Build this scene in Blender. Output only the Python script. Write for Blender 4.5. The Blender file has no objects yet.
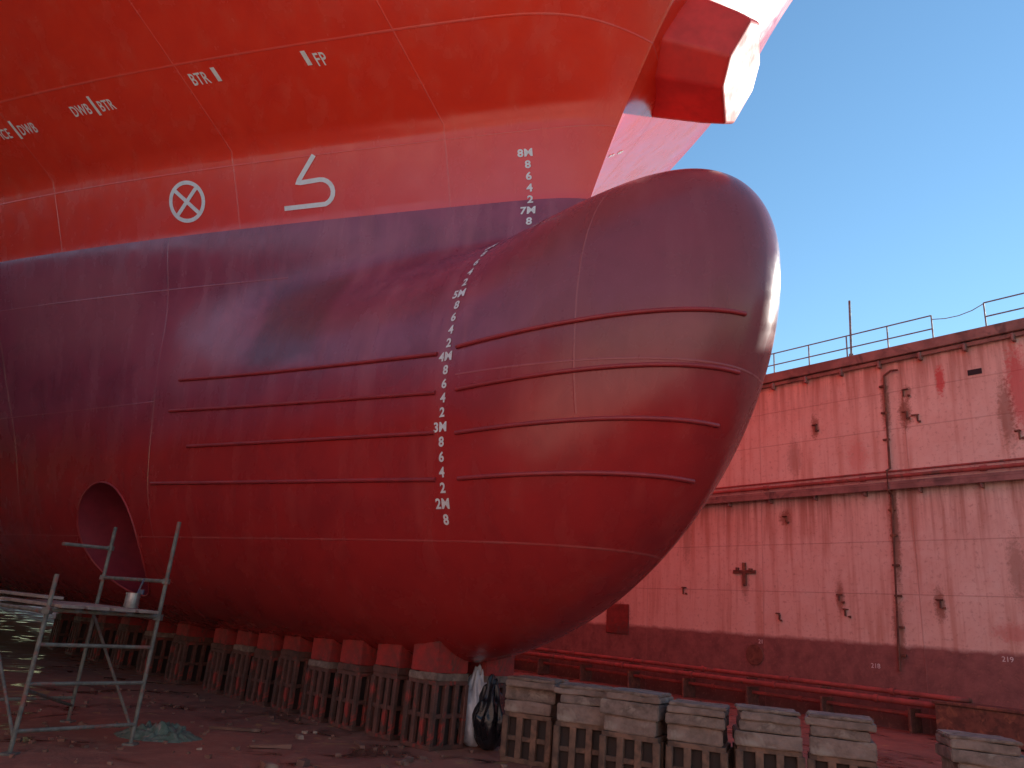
import bpy, bmesh, math, random
from mathutils import Vector, Matrix, noise
random.seed(7)
scene=bpy.context.scene
COL=scene.collection
# ------------------------------------------------------------------ camera
PITCH=math.radians(18); ROLL=math.radians(5)
cam=bpy.data.objects.new('camera',bpy.data.cameras.new('camera'));COL.objects.link(cam)
cam.matrix_world=Matrix.Translation((0,0,1.7))@Matrix.Rotation(math.radians(90)+PITCH,4,'X')@Matrix.Rotation(ROLL,4,'Z')
cam.data.lens=26.0;cam.data.sensor_width=36;cam.data.clip_end=3000;scene.camera=cam
# ------------------------------------------------------------------ light
SUN_AZ=Vector((.85,.52,0)).normalized(); SUN_EL=math.radians(21)
w=bpy.data.worlds.new("World");scene.world=w;w.use_nodes=True
nt=w.node_tree;bg=nt.nodes['Background']
sky=nt.nodes.new('ShaderNodeTexSky');sky.sky_type='NISHITA';sky.sun_disc=False
sky.sun_elevation=SUN_EL;sky.sun_rotation=math.atan2(SUN_AZ.x,SUN_AZ.y)
sky.air_density=1.45;sky.dust_density=0.0;sky.ozone_density=2.4
tint=nt.nodes.new('ShaderNodeMix');tint.data_type='RGBA';tint.blend_type='MULTIPLY';tint.inputs[0].default_value=1
tint.inputs[7].default_value=(.88,1.12,1.26,1)
nt.links.new(sky.outputs[0],tint.inputs[6]);nt.links.new(tint.outputs[2],bg.inputs[0]);bg.inputs[1].default_value=.15
sl=bpy.data.lights.new('sun','SUN');sl.energy=5;sl.angle=math.radians(.5);sl.color=(1,.93,.84)
so=bpy.data.objects.new('sun',sl);COL.objects.link(so)
sd=Vector((SUN_AZ.x*math.cos(SUN_EL),SUN_AZ.y*math.cos(SUN_EL),math.sin(SUN_EL)))
so.rotation_euler=sd.to_track_quat('Z','Y').to_euler();so.location=sd*60
scene.view_settings.view_transform='Standard';scene.view_settings.look='None';scene.view_settings.exposure=0
# ------------------------------------------------------------------ node helpers
class M:
    def __init__(s,name,coat=0):
        s.m=bpy.data.materials.new(name);s.m.use_nodes=True;s.nt=s.m.node_tree
        s.b=s.nt.nodes['Principled BSDF'];s.tc=s.nt.nodes.new('ShaderNodeTexCoord')
        s.obj=s.tc.outputs['Object'];s._sep=None
        if coat: s.b.inputs['Coat Weight'].default_value=coat
    def lk(s,a,i):
        if isinstance(a,(int,float)): i.default_value=a
        elif isinstance(a,(tuple,list)):
            i.default_value=tuple(a)+((1,) if len(a)==3 and len(i.default_value)==4 else ())
        else: s.nt.links.new(a,i)
    def sep(s):
        if not s._sep:
            n=s.nt.nodes.new('ShaderNodeSeparateXYZ');s.nt.links.new(s.obj,n.inputs[0]);s._sep=n.outputs
        return s._sep
    def math(s,op,a,b=0,c=0,clamp=False):
        n=s.nt.nodes.new('ShaderNodeMath');n.operation=op;n.use_clamp=clamp
        s.lk(a,n.inputs[0]);s.lk(b,n.inputs[1]);s.lk(c,n.inputs[2]);return n.outputs[0]
    def noise(s,scale,detail=4,rough=.55,vec=None,stretch=None,dist=0):
        v=vec or s.obj
        if stretch:
            mp=s.nt.nodes.new('ShaderNodeMapping');mp.inputs['Scale'].default_value=stretch;s.nt.links.new(v,mp.inputs[0]);v=mp.outputs[0]
        n=s.nt.nodes.new('ShaderNodeTexNoise');s.nt.links.new(v,n.inputs['Vector'])
        n.inputs['Scale'].default_value=scale;n.inputs['Detail'].default_value=detail;n.inputs['Roughness'].default_value=rough;n.inputs['Distortion'].default_value=dist
        return n.outputs['Fac']
    def ramp(s,f,a,b,lo=0,hi=1):
        n=s.nt.nodes.new('ShaderNodeMapRange');s.lk(f,n.inputs[0])
        for i,v in zip((1,2,3,4),(a,b,lo,hi)): s.lk(v,n.inputs[i])
        return n.outputs[0]
    def mix(s,f,a,b,mode='MIX'):
        n=s.nt.nodes.new('ShaderNodeMix');n.data_type='RGBA';n.blend_type=mode
        s.lk(f,n.inputs[0]);s.lk(a,n.inputs[6]);s.lk(b,n.inputs[7]);return n.outputs[2]
    def line(s,coord,pos,wd):
        d=s.math('ABSOLUTE',s.math('SUBTRACT',coord,pos));return s.ramp(d,wd*.4,wd,1,0)
    def bump(s,h,strength=.3,dist=.02):
        n=s.nt.nodes.new('ShaderNodeBump');n.inputs['Strength'].default_value=strength;n.inputs['Distance'].default_value=dist
        s.lk(h,n.inputs['Height']);s.nt.links.new(n.outputs[0],s.b.inputs['Normal'])
    def out(s,col=None,rough=None,metal=None):
        if col is not None: s.lk(col,s.b.inputs['Base Color'])
        if rough is not None: s.lk(rough,s.b.inputs['Roughness'])
        if metal is not None: s.lk(metal,s.b.inputs['Metallic'])
        return s.m
def simple(name,c1,c2,scale=4,rough=.7,bump=.3,metal=0,bd=.01,c3=None):
    m=M(name);n=m.noise(scale,3,.65);c=m.mix(m.ramp(n,.38,.62),c1,c2)
    if c3: c=m.mix(m.ramp(m.noise(scale*.6,3,.7,dist=.6),.55,.66),c,c3)
    if bump: m.bump(m.noise(scale*6,2,.7),bump,bd)
    return m.out(c,m.ramp(n,.3,.7,rough-.12,rough+.1),metal)
# ------------------------------------------------------------------ mesh helpers
def mk(name,verts,faces,mat=None,parent=None,smooth=False):
    me=bpy.data.meshes.new(name);me.from_pydata([tuple(v) for v in verts],[],faces);me.update()
    if mat: me.materials.append(mat)
    if smooth:
        for p in me.polygons:p.use_smooth=True
    o=bpy.data.objects.new(name,me);COL.objects.link(o)
    if parent:o.parent=parent
    return o
def empty(name,loc=(0,0,0),rz=0):
    o=bpy.data.objects.new(name,None);COL.objects.link(o);o.location=loc;o.rotation_euler=(0,0,rz);return o
class B:
    def __init__(s): s.v=[];s.f=[]
    def box(s,c,d,mat=None,jit=0):
        c=Vector(c);i=len(s.v)
        for x in(-.5,.5):
            for y in(-.5,.5):
                for z in(-.5,.5):
                    p=Vector((x*d[0],y*d[1],z*d[2]))
                    if jit:p+=Vector([random.uniform(-jit,jit) for _ in range(3)])
                    if mat is not None:p=mat@p
                    s.v.append(c+p)
        s.f+=[tuple(i+k for k in q) for q in((0,1,3,2),(4,6,7,5),(0,4,5,1),(2,3,7,6),(0,2,6,4),(1,5,7,3))]
    def tube(s,pts,r,n=10,cap=True):
        pts=[Vector(p) for p in pts];rings=[]
        for k,p in enumerate(pts):
            t=(pts[min(k+1,len(pts)-1)]-pts[max(k-1,0)]).normalized()
            a=t.cross(Vector((0,0,1)))
            if a.length<.05:a=t.cross(Vector((1,0,0)))
            a.normalize();bb=t.cross(a);rings.append(len(s.v))
            for j in range(n):
                an=2*math.pi*j/n;s.v.append(p+a*math.cos(an)*r+bb*math.sin(an)*r)
        for q in range(len(pts)-1):
            for j in range(n):
                j2=(j+1)%n;s.f.append((rings[q]+j,rings[q]+j2,rings[q+1]+j2,rings[q+1]+j))
        if cap:
            s.f.append(tuple(rings[0]+j for j in range(n))[::-1]);s.f.append(tuple(rings[-1]+j for j in range(n)))
    def make(s,name,mat,parent=None,bevel=0,smooth=False):
        o=mk(name,s.v,s.f,mat,parent,smooth)
        bm=bmesh.new();bm.from_mesh(o.data);bmesh.ops.recalc_face_normals(bm,faces=bm.faces);bm.to_mesh(o.data);bm.free()
        if smooth:o.data.set_sharp_from_angle(angle=math.radians(50))
        if bevel:
            md=o.modifiers.new('bev','BEVEL');md.width=bevel;md.segments=1;md.limit_method='ANGLE'
        return o
# ------------------------------------------------------------------ hull form
S0=Vector((-1.09,12.5,0));PH=math.radians(-44.43)
bow=Vector((math.cos(PH),math.sin(PH),0));port=Vector((-bow.y,bow.x,0))
ZJ=8.35;TIP=5.97;ZT=6.45
def stem(z): h=max(0,z-ZJ);return 2.93+.37*h+.03*h*h
def Uup(s,z):
    d=stem(z)-s
    if d<=0:return 0
    a=.48+.025*(z-ZJ);BB=11
    c=.18+min(3.2,.9*max(0,z-9.8))
    return BB*math.tanh(a*d/BB)+c*(1-math.exp(-d/(.3+.12*max(0,z-9.8))))
def keel(s):
    x=min(1,max(0,(s-.5)/(TIP-.5)));return ZT-5.38*max(0,1-x**1.95)**.55
def crest(s):
    H=1.44+.185*(s-2.93)
    if s<=2.93:return ZT+1.44-.2*min(1,2.93-s)
    x=min(1,(s-2.93)/(TIP-2.93));return ZT+H*max(0,1-x**3.0)**.46
def Ulow(s,z):
    if s>=TIP:return 0
    zk=keel(s);zt=crest(s)
    zm=5.1+((ZT-5.1)*((s-2)/(TIP-2))**2 if s>2 else 0)
    if s>2.07: bb=2.03*math.sqrt(max(0,1-(max(s,0)/TIP)**2.25))
    else: bb=1.93+ 9*math.tanh(.17*(2.07-s)/9)
    if z>=zm: e=(z-zm)/max(1e-6,zt-zm);p=2.35
    else: e=(zm-z)/max(1e-6,zm-zk);p=2.2+.09*max(0,min(20,2-s))
    ub=bb*math.sqrt(max(0,1-e**p)) if e<1 else 0
    if s<2.93:
        uh=Uup(s,ZJ)*max(0,1-.9*(max(0,ZJ-z)/7.2)**1.4) if z>zk+1e-5 else 0
    else: uh=0
    return (ub**6+uh**6)**(1/6)
def HU(s,z): return Uup(s,z) if z>ZJ else Ulow(s,z)
def HN(s,z):
    e=.02;du=(HU(s+e,z)-HU(s-e,z))/(2*e);dz=(HU(s,z+e)-HU(s,z-e))/(2*e)
    return Vector((-du,-1,-dz)).normalized()
def HP(s,z,off=0):
    p=Vector((s,-HU(s,z),z));return p+HN(s,z)*off if off else p
def zbot(s,u):
    z=keel(s)
    while z<5 and Ulow(s,z)<u:z+=.01
    return z
# ------------------------------------------------------------------ hull material
h=M('hull_paint')
X,Y,Z=h.sep()
nm=h.noise(1.3,4,.65,dist=.4);streak=h.noise(1.6,3,.6,stretch=(1.6,1.6,.18));fine=h.noise(60,1,.6);nb=h.noise(.35,2,.6)
def bx(m,x0,x1,z0,z1,soft=.12):
    wob=m.math('MULTIPLY',m.math('SUBTRACT',nm,.5),.35)
    x_=m.math('ADD',X,wob);z_=m.math('ADD',Z,wob)
    a=m.math('MULTIPLY',m.ramp(x_,x0-soft,x0+soft),m.ramp(x_,x1-soft,x1+soft,1,0))
    b=m.math('MULTIPLY',m.ramp(z_,z0-soft,z0+soft),m.ramp(z_,z1-soft,z1+soft,1,0))
    return m.math('MULTIPLY',a,b)
top=h.mix(h.ramp(nm,.35,.7),(.92,.050,.02),(.83,.036,.016))
top=h.mix(h.math('MULTIPLY',h.ramp(streak,.5,.75),.35),top,(.90,.12,.07))
top=h.mix(h.math('MULTIPLY',h.ramp(Z,8.3,9.7,1,0),h.ramp(X,-9,1,.05,.65)),top,(.80,.11,.13))  # pinker toward the bow: reflected light painted into the topside colour
mar=h.mix(h.ramp(nm,.35,.68),(.37,.07,.115),(.26,.05,.085))
mar=h.mix(h.math('MULTIPLY',h.ramp(streak,.48,.7),.5),mar,(.47,.13,.17))
mar=h.mix(h.math('MULTIPLY',bx(h,-2.2,-.7,5.5,7.2),.65),mar,(.16,.032,.05))  # dark reflection painted into the maroon as a soft-edged box
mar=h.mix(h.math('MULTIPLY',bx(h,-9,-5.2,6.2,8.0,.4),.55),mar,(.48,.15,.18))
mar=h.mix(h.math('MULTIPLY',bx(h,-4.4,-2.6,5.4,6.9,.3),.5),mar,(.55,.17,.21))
mar=h.mix(h.math('MULTIPLY',bx(h,2.9,7,3.5,9,.6),.6),mar,(.27,.06,.05))
cr=h.mix(h.ramp(nm,.35,.7),(.48,.028,.028),(.37,.022,.025))
cr=h.mix(h.math('MULTIPLY',h.ramp(streak,.5,.72),.4),cr,(.54,.07,.06))
cr=h.mix(h.ramp(Z,1.2,3.2,.35,0),cr,(.26,.02,.018))  # underhang shade painted in: crimson darkens toward the keel
zz=h.math('ADD',Z,h.math('MULTIPLY',h.math('SUBTRACT',nb,.5),1.2))
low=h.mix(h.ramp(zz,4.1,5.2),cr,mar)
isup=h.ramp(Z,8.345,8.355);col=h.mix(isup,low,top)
seams=None
def band(c,lo,hi): return h.math('MULTIPLY',h.math('GREATER_THAN',c,lo),h.math('LESS_THAN',c,hi))
LL=[(Z,2.68,None),(Z,10.85,None),(Z,9.53,None),(Z,5.1,(X,-40,-4.6)),(X,-4.6,(Z,0,8.35)),(X,-3.05,(Z,8.35,20)),(X,-7.3,(Z,8.35,20)),(X,.85,(Z,8.35,20)),(X,-9.4,(Z,0,8.35)),(Z,7.3,(X,-40,-2)),(X,4.05,(Z,4.2,8.2)),(Z,4.86,(X,2.3,7))]
for c,p,bd in LL:
    l=h.line(c,p,.016)
    if bd:l=h.math('MULTIPLY',l,band(*bd))
    seams=l if seams is None else h.math('MAXIMUM',seams,l)
col=h.mix(h.math('MULTIPLY',seams,h.ramp(nm,.3,.7,.05,.32)),col,(.75,.28,.25))
col=h.mix(h.ramp(fine,.62,.8,0,.12),col,(.6,.33,.3))
wave=h.math('MULTIPLY',h.math('SINE',h.math('MULTIPLY',X,8.4)),h.math('SINE',h.math('MULTIPLY',Z,5.2)))
hb=h.math('ADD',h.math('MULTIPLY',seams,.9),h.math('ADD',h.math('MULTIPLY',nb,2.5),h.math('ADD',h.math('MULTIPLY',h.noise(1.5,1,.5),.9),h.math('ADD',h.math('MULTIPLY',fine,.05),h.math('MULTIPLY',wave,.10)))))
h.bump(hb,.3,.02)
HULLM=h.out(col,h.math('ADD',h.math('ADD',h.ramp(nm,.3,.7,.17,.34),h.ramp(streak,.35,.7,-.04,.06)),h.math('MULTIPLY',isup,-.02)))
WHITE=simple('mark_white_paint',(.88,.87,.85),(.80,.78,.75),8,.5,0)
TUNM=simple('tunnel_paint',(.36,.04,.06),(.26,.03,.05),2,.5,.1)
# ------------------------------------------------------------------ hull mesh
ship=empty('ship',S0,PH)
SL=[]
n=46
for i in range(n+1): SL.append(TIP-(TIP-2.93)*(1-math.cos(math.pi/2*i/n)))
D=[];d=.0
while d<12.6: d+=.012+min(.068,d*.25);D.append(d)
while d<62: d+=.7;D.append(d)
NZ=84
verts=[];faces=[]
TC=(-6.15,2.66);TR=1.0
def side(sg):
    rows=[]
    for s in SL+[2.93-d for d in D]:
        zk=keel(s);zt=crest(s) if s>2.94 else ZJ
        r=[]
        for j in range(NZ+1):
            f=(1-math.cos(math.pi*j/NZ))/2
            z=zk+(zt-zk)*f
            u=Ulow(s,z) if 0<j else 0
            if s<2.93-1e-6 and j==NZ:u=Uup(s,ZJ)
            r.append(len(verts));verts.append(Vector((s,-sg*u,z)))
        rows.append(r)
    for a in range(len(rows)-1):
        for j in range(NZ):
            q=(rows[a][j],rows[a][j+1],rows[a+1][j+1],rows[a+1][j])
            c=sum((verts[k] for k in q),Vector())/4
            if (c.x-TC[0])**2+(c.z-TC[1])**2<TR*TR: continue
            faces.append(q if sg>0 else q[::-1])
    ZS=[ZJ]+[ZJ+.16*k for k in range(1,22)]+[12.2,12.7,13.2,13.8,14.5,15.3,16.2,17.0]
    up=[]
    for z in ZS:
        r=[]
        for d in [0]+D:
            s=stem(z)-d;r.append(len(verts));verts.append(Vector((s,-sg*(Uup(s,z) if d else 0),z)))
        up.append(r)
    for a in range(len(up)-1):
        for j in range(len(D)):
            q=(up[a][j],up[a+1][j],up[a+1][j+1],up[a][j+1]);faces.append(q if sg>0 else q[::-1])
    for j in range(len(D)):
        a,b_=up[-1][j],up[-1][j+1];i=len(verts)
        verts.append(Vector((verts[a].x,0,17.0)));verts.append(Vector((verts[b_].x,0,17.0)))
        faces.append((a,i,i+1,b_))
side(1);side(-1)
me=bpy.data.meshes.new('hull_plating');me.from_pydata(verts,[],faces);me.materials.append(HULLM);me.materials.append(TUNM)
bm=bmesh.new();bm.from_mesh(me);bmesh.ops.remove_doubles(bm,verts=bm.verts,dist=.0015)
bmesh.ops.recalc_face_normals(bm,faces=bm.faces)
rim=[e for e in bm.edges if e.is_boundary and abs(math.hypot(e.verts[0].co.x-TC[0],e.verts[0].co.z-TC[1])-TR)<.3]
rv=set(v for e in rim for v in e.verts)
for v in rv:
    dx,dz=v.co.x-TC[0],v.co.z-TC[1];k=TR/math.hypot(dx,dz);sg=-1 if v.co.y<0 else 1
    v.co.x=TC[0]+dx*k;v.co.z=TC[1]+dz*k;v.co.y=sg*Ulow(v.co.x,v.co.z)
ex=bmesh.ops.extrude_edge_only(bm,edges=rim)
for g in ex['geom']:
    if isinstance(g,bmesh.types.BMVert): g.co.y=0
    if isinstance(g,bmesh.types.BMFace): g.material_index=1
for f in bm.faces:f.smooth=True
bm.to_mesh(me);bm.free()
me.set_sharp_from_angle(angle=math.radians(38))
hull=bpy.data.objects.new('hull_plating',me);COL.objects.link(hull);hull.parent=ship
tb=B();tb.tube([(TC[0],-.5,TC[1]),(TC[0],.5,TC[1])],.22,16)
for k in range(4):
    a=k*math.pi/2+.4;tb.box((TC[0]+.5*math.cos(a),-.35,TC[1]+.5*math.sin(a)),(.75,.05,.28),Matrix.Rotation(-a,3,'Y')@Matrix.Rotation(.5,3,'X'))
tb.make('thruster_propeller',simple('thruster_bronze',(.2,.1,.06),(.12,.06,.05),5,.5,.2),ship,.01)
tr=B();P=[]
for i in range(61):
    a=i*math.pi/30;p=HP(TC[0]+(TR+.01)*math.cos(a),TC[1]+(TR+.01)*math.sin(a),.004);P.append(p)
tr.tube(P,.018,8,False);tr.make('tunnel_rim',simple('tunnel_rim_paint',(.46,.05,.05),(.36,.04,.045),3,.4,.1),ship,0,True)
# ---- rails on the bulb
RAIL=simple('rail_paint',(.42,.04,.045),(.34,.034,.04),3,.4,.15)
rb=B()
for s0,z0,s1,z1 in [(-3.93,5.45,1.94,5.21),(2.28,5.26,5.76,5.50),(-4.11,4.89,1.98,4.64),(2.35,4.64,5.6,4.82),(-3.48,4.21,2.0,4.08),(2.37,4.05,5.32,4.19),(-4.49,3.6,2.01,3.46),(2.39,3.46,4.95,3.55)]:
    for sg in(1,-1):
        if sg<0 and s1>4: s1-=1.1
        P=[]
        for i in range(41):
            f=i/40;p=HP(s0+(s1-s0)*f,z0+(z1-z0)*f,.012);P.append(Vector((p.x,p.y*sg,p.z)))
        rb.tube(P,.03,8)
rb.make('bulb_rails',RAIL,ship,0,True)
# ---- painted marks
tv=[];tf=[]
def text(body,s,z,size,align='LEFT',off=.010,bold=.006):
    cu=bpy.data.curves.new('t','FONT');cu.body=body;cu.size=size;cu.align_x=align;cu.offset=bold;cu.resolution_u=3;cu.space_character=1.08
    o=bpy.data.objects.new('t',cu);COL.objects.link(o);bpy.context.view_layer.update()
    m=o.to_mesh();b2=bmesh.new();b2.from_mesh(m);bmesh.ops.triangulate(b2,faces=b2.faces)
    bmesh.ops.subdivide_edges(b2,edges=[e for e in b2.edges if e.calc_length()>.05],cuts=2,use_grid_fill=False);bmesh.ops.triangulate(b2,faces=b2.faces)
    b2.verts.ensure_lookup_table();i0=len(tv)
    for v in b2.verts: tv.append(HP(s+v.co.x,z+v.co.y,off))
    for f in b2.faces: tf.append(tuple(i0+v.index for v in f.verts))
    b2.free();o.to_mesh_clear();bpy.data.objects.remove(o)
def stroke(pts,wd,off=.010):
    P=[]
    for a,b_ in zip(pts,pts[1:]):
        L=math.hypot(b_[0]-a[0],b_[1]-a[1]);k=max(1,int(L/.06))
        for i in range(k):P.append((a[0]+(b_[0]-a[0])*i/k,a[1]+(b_[1]-a[1])*i/k))
    P.append(pts[-1]);i0=len(tv)
    for k,p in enumerate(P):
        a=P[max(0,k-1)];b_=P[min(len(P)-1,k+1)];dx,dz=b_[0]-a[0],b_[1]-a[1];L=math.hypot(dx,dz) or 1
        nx,nz=-dz/L*wd/2,dx/L*wd/2
        tv.append(HP(p[0]+nx,p[1]+nz,off));tv.append(HP(p[0]-nx,p[1]-nz,off))
    for k in range(len(P)-1): tf.append((i0+2*k,i0+2*k+1,i0+2*k+3,i0+2*k+2))
for k in range(0,32):
    dft=1.8+.2*k;zz_=1.15+dft-.06
    if dft>8.25:break
    whole=abs(dft-round(dft))<.01
    lab=('%dM'%round(dft)) if whole else str(int(round((dft%1)*10)))
    if 6.1<dft<6.5: continue
    text(lab,1.98 if whole else 2.08,zz_,.18)
text('ICE',-7.70,10.42,.18,bold=.003);stroke([(-7.24,10.38),(-7.24,10.62)],.06);text('DWB',-7.16,10.42,.18,bold=.003)
text('DWB',-5.68,10.5,.18,bold=.003);stroke([(-5.12,10.46),(-5.12,10.70)],.06);text('BTR',-5.03,10.5,.18,bold=.003)
text('BTR',-2.92,10.6,.19,bold=.003);stroke([(-2.40,10.6),(-2.40,10.76)],.08)
stroke([(-.72,10.62),(-.72,10.78)],.08);text('FP',-.60,10.6,.20,bold=.003)
cs,cz=-4.12,8.98
stroke([(cs+.36*math.cos(a*math.pi/24),cz+.36*math.sin(a*math.pi/24)) for a in range(49)],.075)
for q in(1,-1): stroke([(cs-.23,cz-.23*q),(cs+.23,cz+.23*q)],.075,.013 if q>0 else .016)
arc=[(-1.46,9.53),(-1.83,9.06),(-1.4,9.08)]+[(-1.40+.23*math.sin(t*math.pi/10),8.85+.23*math.cos(t*math.pi/10)) for t in range(1,10)]+[(-1.4,8.63),(-2.12,8.63)]
stroke(arc,.085)
mk('draft_marks',tv,tf,WHITE,ship)
tv=[];tf=[]
for k in range(9): text(str((8,6,4,2,8,6,4,2,8)[k]),2.2,8.7+.22*k,.17)
tv=[Vector((v.x,-v.y,v.z)) for v in tv];mk('draft_marks_port',tv,tf,WHITE,ship)
# ---- anchor bolster (port bow)
REDP=simple('bolster_paint',(.75,.04,.03),(.6,.035,.03),2,.6,.15)
def loft(rings,name,mat,parent,bevel=0):
    v=[];f=[];n=len(rings[0])
    for r in rings:v+=r
    for a in range(len(rings)-1):
        for j in range(n):f.append((a*n+j,a*n+(j+1)%n,(a+1)*n+(j+1)%n,(a+1)*n+j))
    f.append(tuple(range(n))[::-1]);f.append(tuple((len(rings)-1)*n+j for j in range(n)))
    o=mk(name,v,f,mat,parent)
    bm=bmesh.new();bm.from_mesh(o.data);bmesh.ops.recalc_face_normals(bm,faces=bm.faces);bm.to_mesh(o.data);bm.free()
    if bevel:
        md=o.modifiers.new('b','BEVEL');md.width=bevel;md.segments=3;md.limit_method='ANGLE'
    return o
ax=Vector((.75,.35,-.42)).normalized();e1=ax.cross(Vector((0,0,1))).normalized();e2=e1.cross(ax)
c0=Vector((3.40,.98,11.74))
rg=[]
for k,(dist,wd,ht) in enumerate([(0,1.08,.94),(1.3,.94,.76),(1.72,.86,.68)]):
    c=c0+ax*dist;rg.append([c+e1*wd*a+e2*ht*b_ for a,b_ in((-1,-.55),(-.55,-1),(.55,-1),(1,-.55),(1,.55),(.55,1),(-.55,1),(-1,.55))])
loft(rg,'anchor_bolster',REDP,ship,.05)
# ------------------------------------------------------------------ ground
g=M('dock_floor_mat');n1=g.noise(.5,3,.65,dist=.5);n2=g.noise(3,4,.7);n3=g.noise(.9,3,.6,dist=1.2)
c=g.mix(g.ramp(n1,.35,.65),(.34,.13,.085),(.20,.085,.06));c=g.mix(g.ramp(n2,.5,.72,0,.7),c,(.42,.20,.13))
c=g.mix(g.ramp(n3,.54,.64,0,.75),c,(.09,.04,.03));c=g.mix(g.ramp(g.noise(1.1,3,.5,dist=2),.64,.70,0,.55),c,(.5,.32,.10))
g.bump(g.math('ADD',n2,g.math('MULTIPLY',g.noise(25,2,.7),.4)),.45,.035)
mk('ground',[(-400,-400,0),(400,-400,0),(400,400,0),(-400,400,0)],[(0,1,2,3)],g.out(c,g.ramp(n3,.52,.66,.8,.10)))
# ------------------------------------------------------------------ dock walls
W0=Vector((12.07,18.7,0));WA=math.atan2(-.785,.62)
def wallmat(name,stains):
    m=M(name);X,Y,Z=m.sep();n1=m.noise(.45,3,.65,dist=.5);n2=m.noise(2.2,4,.7);st=m.noise(2.4,3,.65,stretch=(1.5,1.5,.1));f=m.noise(9,3,.75)
    c=m.mix(m.ramp(n1,.3,.7),(.90,.70,.58),(.78,.52,.42));c=m.mix(m.ramp(n2,.45,.75,0,.55),c,(.92,.78,.68))
    c=m.mix(m.ramp(st,.50,.66,0,.6),c,(.60,.30,.21))
    c=m.mix(m.ramp(Z,6.3,10,0,.4),c,(.82,.47,.42))
    c=m.mix(m.ramp(X,-16,-3,.3,0),c,(.78,.40,.33))
    c=m.mix(m.math('MULTIPLY',m.ramp(Z,8.3,10,0,1),m.ramp(st,.38,.56,0,.75)),c,(.38,.17,.13))  # stain streaks at the wall top, with the dark shadow there painted in
    c=m.mix(m.math('MULTIPLY',m.math('MULTIPLY',m.ramp(Z,4.4,6.1,0,1),m.math('LESS_THAN',Z,6.3)),m.ramp(st,.40,.58,0,.65)),c,(.40,.18,.13))
    zb=m.math('ADD',Z,m.math('MULTIPLY',m.math('SUBTRACT',n2,.5),.25))
    low=m.mix(m.ramp(n2,.35,.65),(.36,.16,.14),(.22,.10,.09))
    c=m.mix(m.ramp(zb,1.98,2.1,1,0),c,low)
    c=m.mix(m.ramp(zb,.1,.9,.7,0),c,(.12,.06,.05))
    seam=None
    for p in(3.35,4.75,7.9,9.0):
        l=m.line(Z,p,.02);seam=l if seam is None else m.math('MAXIMUM',seam,l)
    md=m.math('ABSOLUTE',m.math('SUBTRACT',m.math('MODULO',m.math('ADD',X,100.4),4.6),2.3));seam=m.math('MAXIMUM',seam,m.ramp(md,.008,.02,1,0))
    c=m.mix(m.math('MULTIPLY',seam,.35),c,(.4,.18,.15))
    wob=m.math('MULTIPLY',m.math('SUBTRACT',f,.5),2.2)
    for a,z,ra,rz,colr,sh in stains:
        dx=m.math('MULTIPLY',m.math('SUBTRACT',X,a),1/ra);dz=m.math('MULTIPLY',m.math('SUBTRACT',Z,z),1/rz)
        r=m.math('SQRT',m.math('ADD',m.math('MULTIPLY',dx,dx),m.math('MULTIPLY',dz,dz)))
        c=m.mix(m.ramp(m.math('ADD',r,wob),.6,1.15,sh,0),c,colr)
    c=m.mix(m.ramp(f,.55,.69,0,.5),c,(.45,.22,.16))
    m.bump(m.math('ADD',m.math('MULTIPLY',seam,.8),m.math('ADD',m.math('MULTIPLY',m.noise(.45,1,.5),2.5),m.math('MULTIPLY',f,.25))),.4,.03)
    return m.out(c,m.ramp(n2,.3,.7,.55,.8))
RU=(.24,.09,.05);DR=(.62,.07,.07)
stains=[(-12.05,2.28,.55,.55,(.30,.045,.04),1),(-6.43,1.46,.33,.33,(.14,.07,.06),.7),(-5.29,5.55,.2,.25,RU,.7),(1.35,8.5,.3,1.2,DR,.7),(1.0,7.9,.2,.9,RU,.6),(-.49,9.1,.12,.45,DR,.85),
 (-4.18,8.3,.13,.4,RU,.75),(-1.48,8.3,.18,.5,RU,.8),(-1.4,8.9,.14,.22,RU,.6),(-3.66,3.2,.13,.45,RU,.65),(-1.02,3.1,.14,.45,RU,.7),(-6.74,3.6,.16,.5,RU,.5),(.6,2.5,.5,.22,(.6,.15,.12),.5),
 (-2.0,5.0,.13,1.6,RU,.7),(-2.0,8.6,.13,.9,RU,.7),(-2.1,2.4,.15,.9,RU,.6),(-9,5.1,.2,.9,RU,.4),(.8,4.0,.2,.8,RU,.5),(-8.3,9.3,.3,.7,DR,.3),(-2.9,7.2,.3,.5,(.7,.25,.2),.5),(-4.9,7.4,.25,.6,RU,.4)]
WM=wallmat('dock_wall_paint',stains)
pm=M('dock_wall_paint_plain');n_=pm.noise(.6,3,.6);WM2=pm.out(pm.mix(pm.ramp(n_,.35,.65),(.88,.69,.61),(.74,.46,.4)),.7)
RUST=simple('rusty_steel',(.22,.09,.06),(.13,.06,.045),6,.8,.4,c3=(.32,.14,.08))
PATCH=simple('rust_patch',(.30,.05,.04),(.2,.045,.035),3,.8,.4,c3=(.14,.06,.05))
PIPEM=simple('pipe_red_paint',(.46,.10,.08),(.30,.08,.065),3,.7,.2,c3=(.18,.09,.065))
GALV=simple('railing_steel',(.3,.33,.32),(.2,.2,.19),8,.6,0,c3=(.2,.1,.07))
COPE=simple('coping_mat',(.36,.20,.17),(.24,.13,.11),2,.75,.4,c3=(.15,.09,.08))
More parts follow.
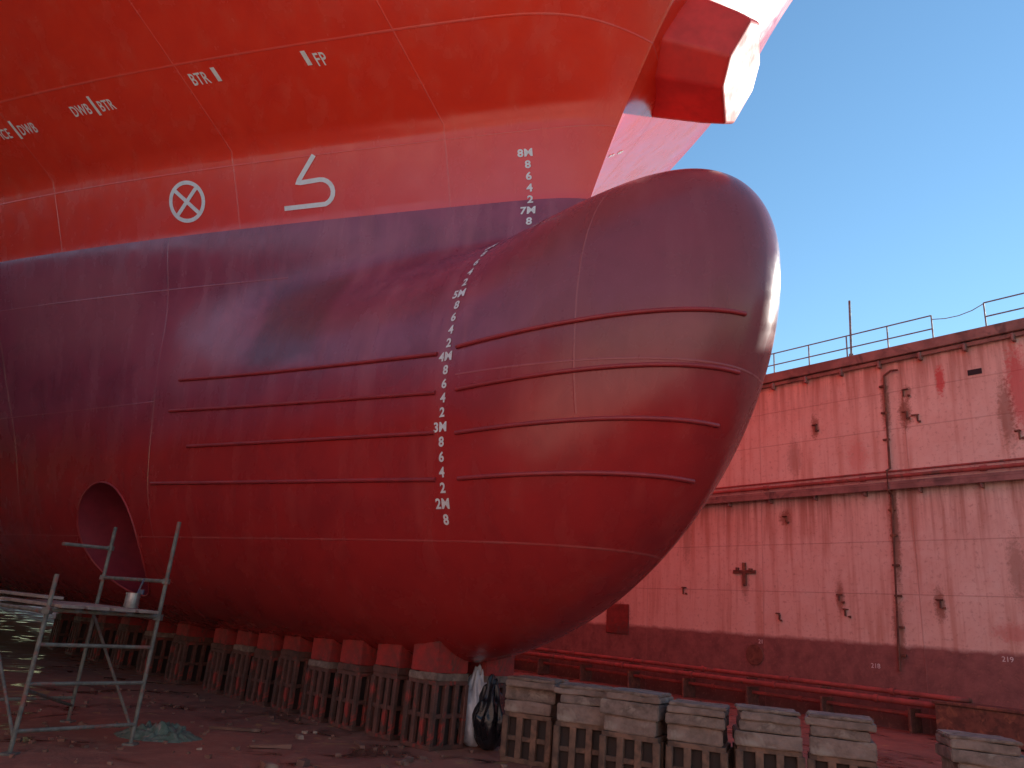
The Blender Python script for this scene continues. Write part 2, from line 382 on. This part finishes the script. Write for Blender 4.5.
def dockwall(name,loc,rz,main):
    E=empty(name,loc,rz);TH=2.4;LA,LB=(-75,28)
    b_=B();b_.box(((LA+LB)/2,TH/2,5.0),(LB-LA,TH,10.0));b_.make('wall_body',WM if main else WM2,E)
    c=B();c.box(((LA+LB)/2,TH/2-.06,10.16),(LB-LA+.1,TH+.24,.30));c.box(((LA+LB)/2,-.085,9.93),(LB-LA,.05,.12));
    x=LA+.5
    while x<LB: c.box((x,-.10,9.86),(.08,.16,.22));x+=1.15
    c.make('coping',COPE,E,.015)
    l=B();l.box(((LA+LB)/2,-.13,6.30),(LB-LA,.26,.09));l.box(((LA+LB)/2,-.24,6.22),(LB-LA,.03,.20))
    x=LA+.3
    while x<LB: l.box((x,-.11,6.13),(.05,.2,.24));x+=1.5
    l.make('ledge',COPE,E,.008)
    p=B();p.tube([(LA,-.16,6.50),(LB,-.16,6.50)],.055,12);p.tube([(LA,-.10,6.66),(LB,-.10,6.66)],.03,10)
    x=LA+.9
    while x<LB: p.tube([(x,-.16,6.50),(x+.16,-.16,6.50)],.075,12);x+=3.1
    p.make('ledge_pipes',PIPEM,E,0,True)
    if main:
        v=B();v.tube([(-1.95,-.08,9.5),(-1.98,-.08,6.75),(-1.98,-.29,6.65),(-1.98,-.29,6.1),(-1.99,-.08,6.0),(-2.12,-.08,1.4)],.034)
        v.tube([(-1.95,-.08,9.5),(-1.75,-.08,9.62),(-1.55,-.08,9.6)],.03)
        for z in(9.2,8.4,7.6,5.6,4.9,4.1,3.3,2.5,1.8): v.box((-2.03,-.04,z),(.18,.07,.05))
        v.make('vertical_pipe',RUST,E,0,False)
        q=B()
        for z,r,y in((.90,.062,-.5),(.70,.075,-.62),(.42,.05,-.4)):
            q.tube([(LA,y,z),(-.9,y,z)],r,12)
            x=-50+y*3
            while x<-1.2: q.tube([(x,y,z),(x+.1,y,z)],r+.028,12);x+=2.9
        q.tube([(-.9,-.5,.90),(-.7,-.5,.90),(-.55,-.35,.90),(-.55,0,.90)],.062,12)
        q.make('base_pipes',PIPEM,E,0,True)
        s=B();x=-50
        while x<0: s.box((x,-.38,.28),(.07,.6,.56));s.box((x,-.38,.80),(.06,.5,.04));x+=2.3
        s.box((1.6,-.45,.40),(5.2,.9,.72));s.box((1.6,-.45,.80),(5.3,.98,.07))
        s.box((-.9,-.2,.55),(.5,.4,.6));s.make('pipe_supports',RUST,E,.01)
        pt=B();pt.box((-12.05,-.02,2.25),(1.05,.05,1.0),jit=.02);pt.make('steel_patch_plate',PATCH,E,.004)
        f=B()
        f.box((-6.74,-.03,3.92),(.80,.06,.10),jit=.01);f.box((-6.74,-.033,3.85),(.11,.07,.70),jit=.01)
        f.box((-6.98,-.05,4.0),(.08,.1,.10));f.box((-6.5,-.05,3.98),(.10,.1,.08))
        for a,z in((-4.18,8.37),(-1.48,8.34),(-1.2,8.2),(-1.42,9.0),(-3.66,3.29),(-1.02,3.23),(-5.29,5.6),(-3.5,2.9),(-5.6,2.7),(1.2,7.4),(-9.1,3.4),(-7.3,8.2),(-10.5,5.3)):
            f.box((a,-.03,z),(random.uniform(.12,.2),.05,.035),jit=.01);f.box((a+random.uniform(-.06,.06),-.03,z-.1),(.035,.05,random.uniform(.12,.26)),jit=.01)
            f.box((a+.1,-.03,z-.2),(.07,.05,.05),jit=.01)
        f.make('wall_fittings',RUST,E,.004)
        h_=B();h_.box((.39,-.006,9.15),(.34,.02,.15));h_.make('scupper_hole',simple('dark_hole',(.015,.015,.02),(.02,.02,.025)),E)
        r_=B()
        for a,z,rr in((-6.43,1.46,.30),(.95,1.55,.26)): r_.tube([(a,-.03,z),(a,.0,z)],rr,24)
        r_.make('round_hatches',RUST,E,.01)
        r=B();top_=.82
        def rail(a0,a1,st):
            x=a0
            while x<=a1+.01: r.tube([(x,.15,10.3),(x,.15,10.3+top_)],.022,6);x+=st
            for hh in(top_,top_*.5): r.tube([(a0,.15,10.3+hh),(a1,.15,10.3+hh)],.02,6)
        rail(-30.6,-.6,1.25);rail(.75,20.75,1.25)
        r.tube([(-.6,.15,11.0),(-.25,.15,10.93),(.1,.15,10.92),(.45,.15,10.98),(.75,.15,11.1)],.012,6)
        r.tube([(-3.05,.3,10.3),(-3.0,.3,12.35)],.035,8);r.tube([(-3.05,.3,10.3),(-3.05,.3,10.55)],.07,8)
        r.make('railing',GALV,E)
        for a,z,t in((-2.9,1.42,'218'),(.25,1.85,'219'),(-6.3,1.8,'21')):
            cu=bpy.data.curves.new('wall_number','FONT');cu.body=t;cu.size=.17;cu.materials.append(WHITE);cu.extrude=.002
            o=bpy.data.objects.new('wall_number',cu);COL.objects.link(o);o.parent=E;o.location=(a,-.009,z);o.rotation_euler=(math.pi/2,0,0)
    return E
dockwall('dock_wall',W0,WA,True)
wn=Vector((.785,.62,0)).normalized()
dockwall('dock_wall',W0-wn*28.4,WA+math.pi,False)
# ------------------------------------------------------------------ keel blocks
CONC=simple('block_concrete',(.33,.225,.18),(.21,.145,.115),5,.85,.6,c3=(.38,.30,.24))
WOOD=simple('block_wood',(.29,.20,.16),(.17,.12,.095),7,.85,.6,c3=(.36,.28,.22))
STEEL=simple('block_steel',(.21,.115,.075),(.12,.07,.05),6,.8,.3,c3=(.27,.14,.09))
STEELR=simple('block_steel_red',(.16,.065,.05),(.09,.045,.035),5,.75,.3,c3=(.38,.045,.035))
REDT=simple('block_red_top',(.46,.035,.03),(.24,.04,.035),4,.7,.5,c3=(.13,.055,.045))
DARK=simple('block_inside_shade',(.03,.018,.015),(.045,.025,.02),bump=0)
def rough_slab(c,d,name,mat,parent,amp=.008,topf=None):
    bm=bmesh.new();bmesh.ops.create_cube(bm,size=1)
    for v in bm.verts: v.co=Vector((v.co.x*d[0],v.co.y*d[1],v.co.z*d[2]))
    bmesh.ops.bevel(bm,geom=list(bm.edges),offset=.012,segments=2,affect='EDGES')
    bmesh.ops.subdivide_edges(bm,edges=[e for e in bm.edges if e.calc_length()>.12],cuts=6,use_grid_fill=True)
    off=Vector((random.random()*50,random.random()*50,0))
    for v in bm.verts:
        k=noise.noise((v.co+off)*6)
        v.co+=noise.noise_vector((v.co+off)*3)*amp*1.4+noise.noise_vector((v.co+off)*19)*amp*(.7+1.6*max(0,k))
        up=v.co.z>0
        v.co+=Vector(c)
        if topf and up: v.co.z=topf(v.co.x,v.co.y)
    me=bpy.data.meshes.new(name);bm.to_mesh(me);bm.free();me.materials.append(mat)
    o=bpy.data.objects.new(name,me);COL.objects.link(o);o.parent=parent;return o
def crib(E,w_,d_,h_,mat,rib=.045):
    b_=B()
    b_.box((0,0,.03),(w_+.06,d_+.06,.06));b_.box((0,0,h_-.03),(w_+.04,d_+.04,.06));b_.box((0,0,h_*.48),(w_+.02,d_+.02,.06))
    for sx in(-1,1):
        for k in range(4):
            b_.box((sx*w_/2,-d_/2+d_*k/3,h_/2),(.07,rib,h_-.1),jit=.004)
    for sy in(-1,1):
        for k in range(4):
            b_.box((-w_/2+w_*k/3,sy*d_/2,h_/2),(rib,.07,h_-.1),jit=.004)
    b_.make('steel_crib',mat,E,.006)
    c=B();c.box((0,0,h_/2),(w_-.09,d_-.09,h_-.12));c.make('crib_shade_core',DARK,E)  # near-black box: shade behind the crib openings put into colour
def keel_block(x,y,rz,w_=.72,d_=.66,hc=.62,H=1.05):
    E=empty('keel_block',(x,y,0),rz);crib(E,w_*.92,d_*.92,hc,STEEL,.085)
    z=hc;k=0
    hs=[random.uniform(.12,.2),random.uniform(.09,.15),random.uniform(.05,.11)];sc=(H-hc-.035)/sum(hs)
    for q in hs:
        q*=sc;rough_slab((random.uniform(-.03,.03),random.uniform(-.03,.03),z+q/2),(w_*random.uniform(.88,1.08),d_*random.uniform(.9,1.08),q-.006),'slab',(CONC,WOOD,CONC)[k],E);z+=q;k+=1
    for j in range(3): rough_slab((0,(j-1)*d_*.32,z+.018),(w_*random.uniform(.92,1.04),d_*.29,.036),'plank',WOOD,E,.005)
for (x,y,H) in [(.72,10.95,1.04),(1.32,10.45,1.03),(1.92,9.98,1.05),(2.62,9.7,.99),(3.34,9.45,1.02),(4.10,9.2,1.03),(5.25,8.5,1.0)]:
    keel_block(x,y,math.radians(-22+random.uniform(-10,10)),H=H,hc=.55+random.uniform(-.06,.08),w_=.70+random.uniform(-.05,.05))
def ship2w(s,u): return S0+bow*s-port*u
def hblock(s,u,k):
    P=ship2w(s,u);E=empty('hull_block',(P.x,P.y,0),PH+random.uniform(-.05,.05));hc=.84+random.uniform(-.07,.05);crib(E,.54+random.uniform(-.04,.04),.60,hc,STEELR,.07)
    rough_slab((0,0,hc+.05),(.58,.66,.10),'slab',STEELR if k%3 else WOOD,E)
    zc=(hc+.10)
    rough_slab((0,0,zc+.11),(.54,.62,.22),'red_timber_cap',REDT,E,.006,topf=lambda x,y:max(zc+.05,min(1.6,zbot(s+x,abs(u-y))-.008)))
s=1.12;k=0
while s>-16:
    for u in(.50,-.50): hblock(s+random.uniform(-.08,.08),u+random.uniform(-.04,.04),k)
    if s<-3 and k%2: hblock(s,-1.8,k)  # extra port row, added to block light from behind the hull
    s-=.88 if s>-5 else 1.6;k+=1
# ------------------------------------------------------------------ bags
def bag(name,loc,sx,sy,sz,mat,seed):
    bm=bmesh.new();bmesh.ops.create_icosphere(bm,subdivisions=5,radius=1)
    for v in bm.verts:
        n_=v.co.copy();t_=(n_.z+1)/2
        ang=math.atan2(n_.y,n_.x)
        fold=.10*math.sin(ang*7+3*noise.noise(n_*1.5+Vector((seed,0,0))))*(.3+t_)+.16*noise.noise(n_*2.3+Vector((seed,4,0)))+.05*abs(noise.noise(n_*7+Vector((seed,0,9))))
        k=(1-.55*max(0,t_-.45)/.55)*(1+fold)
        v.co=Vector((n_.x*sx*k,n_.y*sy*k,max(0.004,(n_.z*.98+.94)*sz*.5*(1+.15*noise.noise(n_*3+Vector((seed,7,0)))))))
    me=bpy.data.meshes.new(name);bm.to_mesh(me);bm.free();me.materials.append(mat)
    for p in me.polygons:p.use_smooth=True
    o=bpy.data.objects.new(name,me);COL.objects.link(o);o.location=loc;return o
bag('black_plastic_bag',(.10,11.55,0),.25,.27,1.0,simple('black_plastic',(.012,.012,.016),(.02,.02,.025),3,.3,.3),1.3)
bag('white_plastic_bag',(-.12,11.75,0),.27,.25,1.12,simple('white_plastic',(.62,.64,.68),(.45,.47,.52),3,.4,.3),5.1)
# ------------------------------------------------------------------ scaffold
TUBE=simple('scaffold_tube',(.19,.20,.17),(.12,.12,.105),9,.65,.2,c3=(.24,.10,.08))
PLANK=simple('scaffold_plank',(.34,.28,.24),(.24,.19,.16),6,.8,.5)
sc=empty('scaffold',(0,0,0));A=Vector((-4.85,8.6,0));Bq=Vector((-4.09,9.67,0));Cq=Vector((-5.47,10.85,0));Dq=Vector((-6.23,9.78,0));z_=lambda p,z:Vector((p.x,p.y,z))
t=B();r=.024
t.tube([A,z_(A,1.82)],r);t.tube([Bq,z_(Bq,2.6)],r);t.tube([Cq,z_(Cq,2.56)],r);t.tube([Dq,z_(Dq,1.6)],r)
for z in(.22,.68,1.08,1.44): t.tube([z_(A,z),z_(Bq,z)],r*.9)
for z in(.3,1.44): t.tube([z_(Dq,z),z_(Cq,z)],r*.9)
for z in(1.42,): t.tube([z_(A,z),z_(Dq,z)],r)
for z in(1.42,1.86): t.tube([z_(Bq,z),z_(Cq,z)],r)
t.tube([z_(Cq+(Dq-Cq)*.5,2.24),z_(Cq,2.26)],r);t.tube([z_(A,.15),z_(Dq,1.4)],.018);t.tube([z_(Bq,.12),z_(Cq,1.35)],.018);t.tube([z_(A,.62),z_(Cq,.2)],.018)
for P in(A,Bq,Cq,Dq):
    t.box(z_(P,.01),(.14,.14,.02));t.box(z_(P,1.43),(.08,.08,.07))
for P,z in((Bq,1.86),(Cq,1.86),(Cq,2.26)): t.box(z_(P,z),(.07,.07,.06))
t.make('tube_frame',TUBE,sc,0,False)
pl=B();dn=(Bq-A).normalized();dl=(Dq-A).normalized();rot=Matrix((( dl.x,dn.x,0),(dl.y,dn.y,0),(0,0,1)))
for k in range(4):
    c=A+dn*(.18+.30*k)+dl*.87;c.z=1.49;pl.box(c,(2.05+.1*random.random(),.25,.035),rot)
c=A+dn*.3+dl*1.9;c.z=1.56;pl.box(c,(2.4,.23,.035),rot)
pl.make('planks',PLANK,sc,.004)
can=empty('paint_can',tuple(Bq+dl*.38-dn*.2+Vector((0,0,1.51))))
cb=B();cb.tube([(0,0,0),(0,0,.17)],.085,20);cb.tube([(0,0,.165),(0,0,.18)],.09,20);cb.make('tin',simple('tin_metal',(.4,.4,.4),(.22,.2,.19),6,.4,.1,.6),can)
cb=B();cb.tube([(.03,0,.1),(.08,.02,.36)],.012,8);cb.box((.075,.02,.2),(.07,.03,.06));cb.make('brush',simple('brush_wood',(.05,.1,.25),(.1,.08,.05)),can)
# ------------------------------------------------------------------ floor debris
db=B()
for i in range(420):
    a=random.uniform(-7,6);y=random.uniform(8.2,15);q=random.uniform(.012,.05)*(1 if random.random()<.93 else 2)
    db.box((a,y,q*.3),(q*random.uniform(.8,2.2),q*random.uniform(.8,1.6),q*.8),Matrix.Rotation(random.uniform(0,3),3,'Z'),jit=q*.2)
for (x,y,L,a) in((-2.6,10.2,.5,.4),(-1.6,10.9,.4,1.9),(-3.4,11.3,.7,.1),(-.9,10.0,.35,1.2)):
    db.box((x,y,.03),(L,.07,.04),Matrix.Rotation(a,3,'Z'),jit=.008)
db.make('debris',simple('debris_mat',(.28,.13,.09),(.15,.08,.06),1.2,.85,0,c3=(.38,.28,.21)))
nv=[];nf=[]
N_=40
for i in range(N_+1):
    for j in range(N_+1):
        u=i/N_-.5;v=j/N_-.5;rr=math.hypot(u,v)*2
        hh=max(0,1-rr**2)*(.10+.16*noise.noise(Vector((u*9,v*9,3)))+.08*noise.noise(Vector((u*25,v*25,8))))
        nv.append((-4.05+u*1.1+.1*noise.noise(Vector((u*4,v*4,0))),10.35+v*.8,max(-.01,hh)+.002-(.03 if rr>.97 else 0)))
for i in range(N_):
    for j in range(N_):
        k=i*(N_+1)+j;nf.append((k,k+N_+1,k+N_+2,k+1))
mk('green_netting',nv,nf,simple('green_net',(.08,.14,.10),(.15,.2,.16),12,.8,.6,c3=(.3,.24,.2)),None,True)
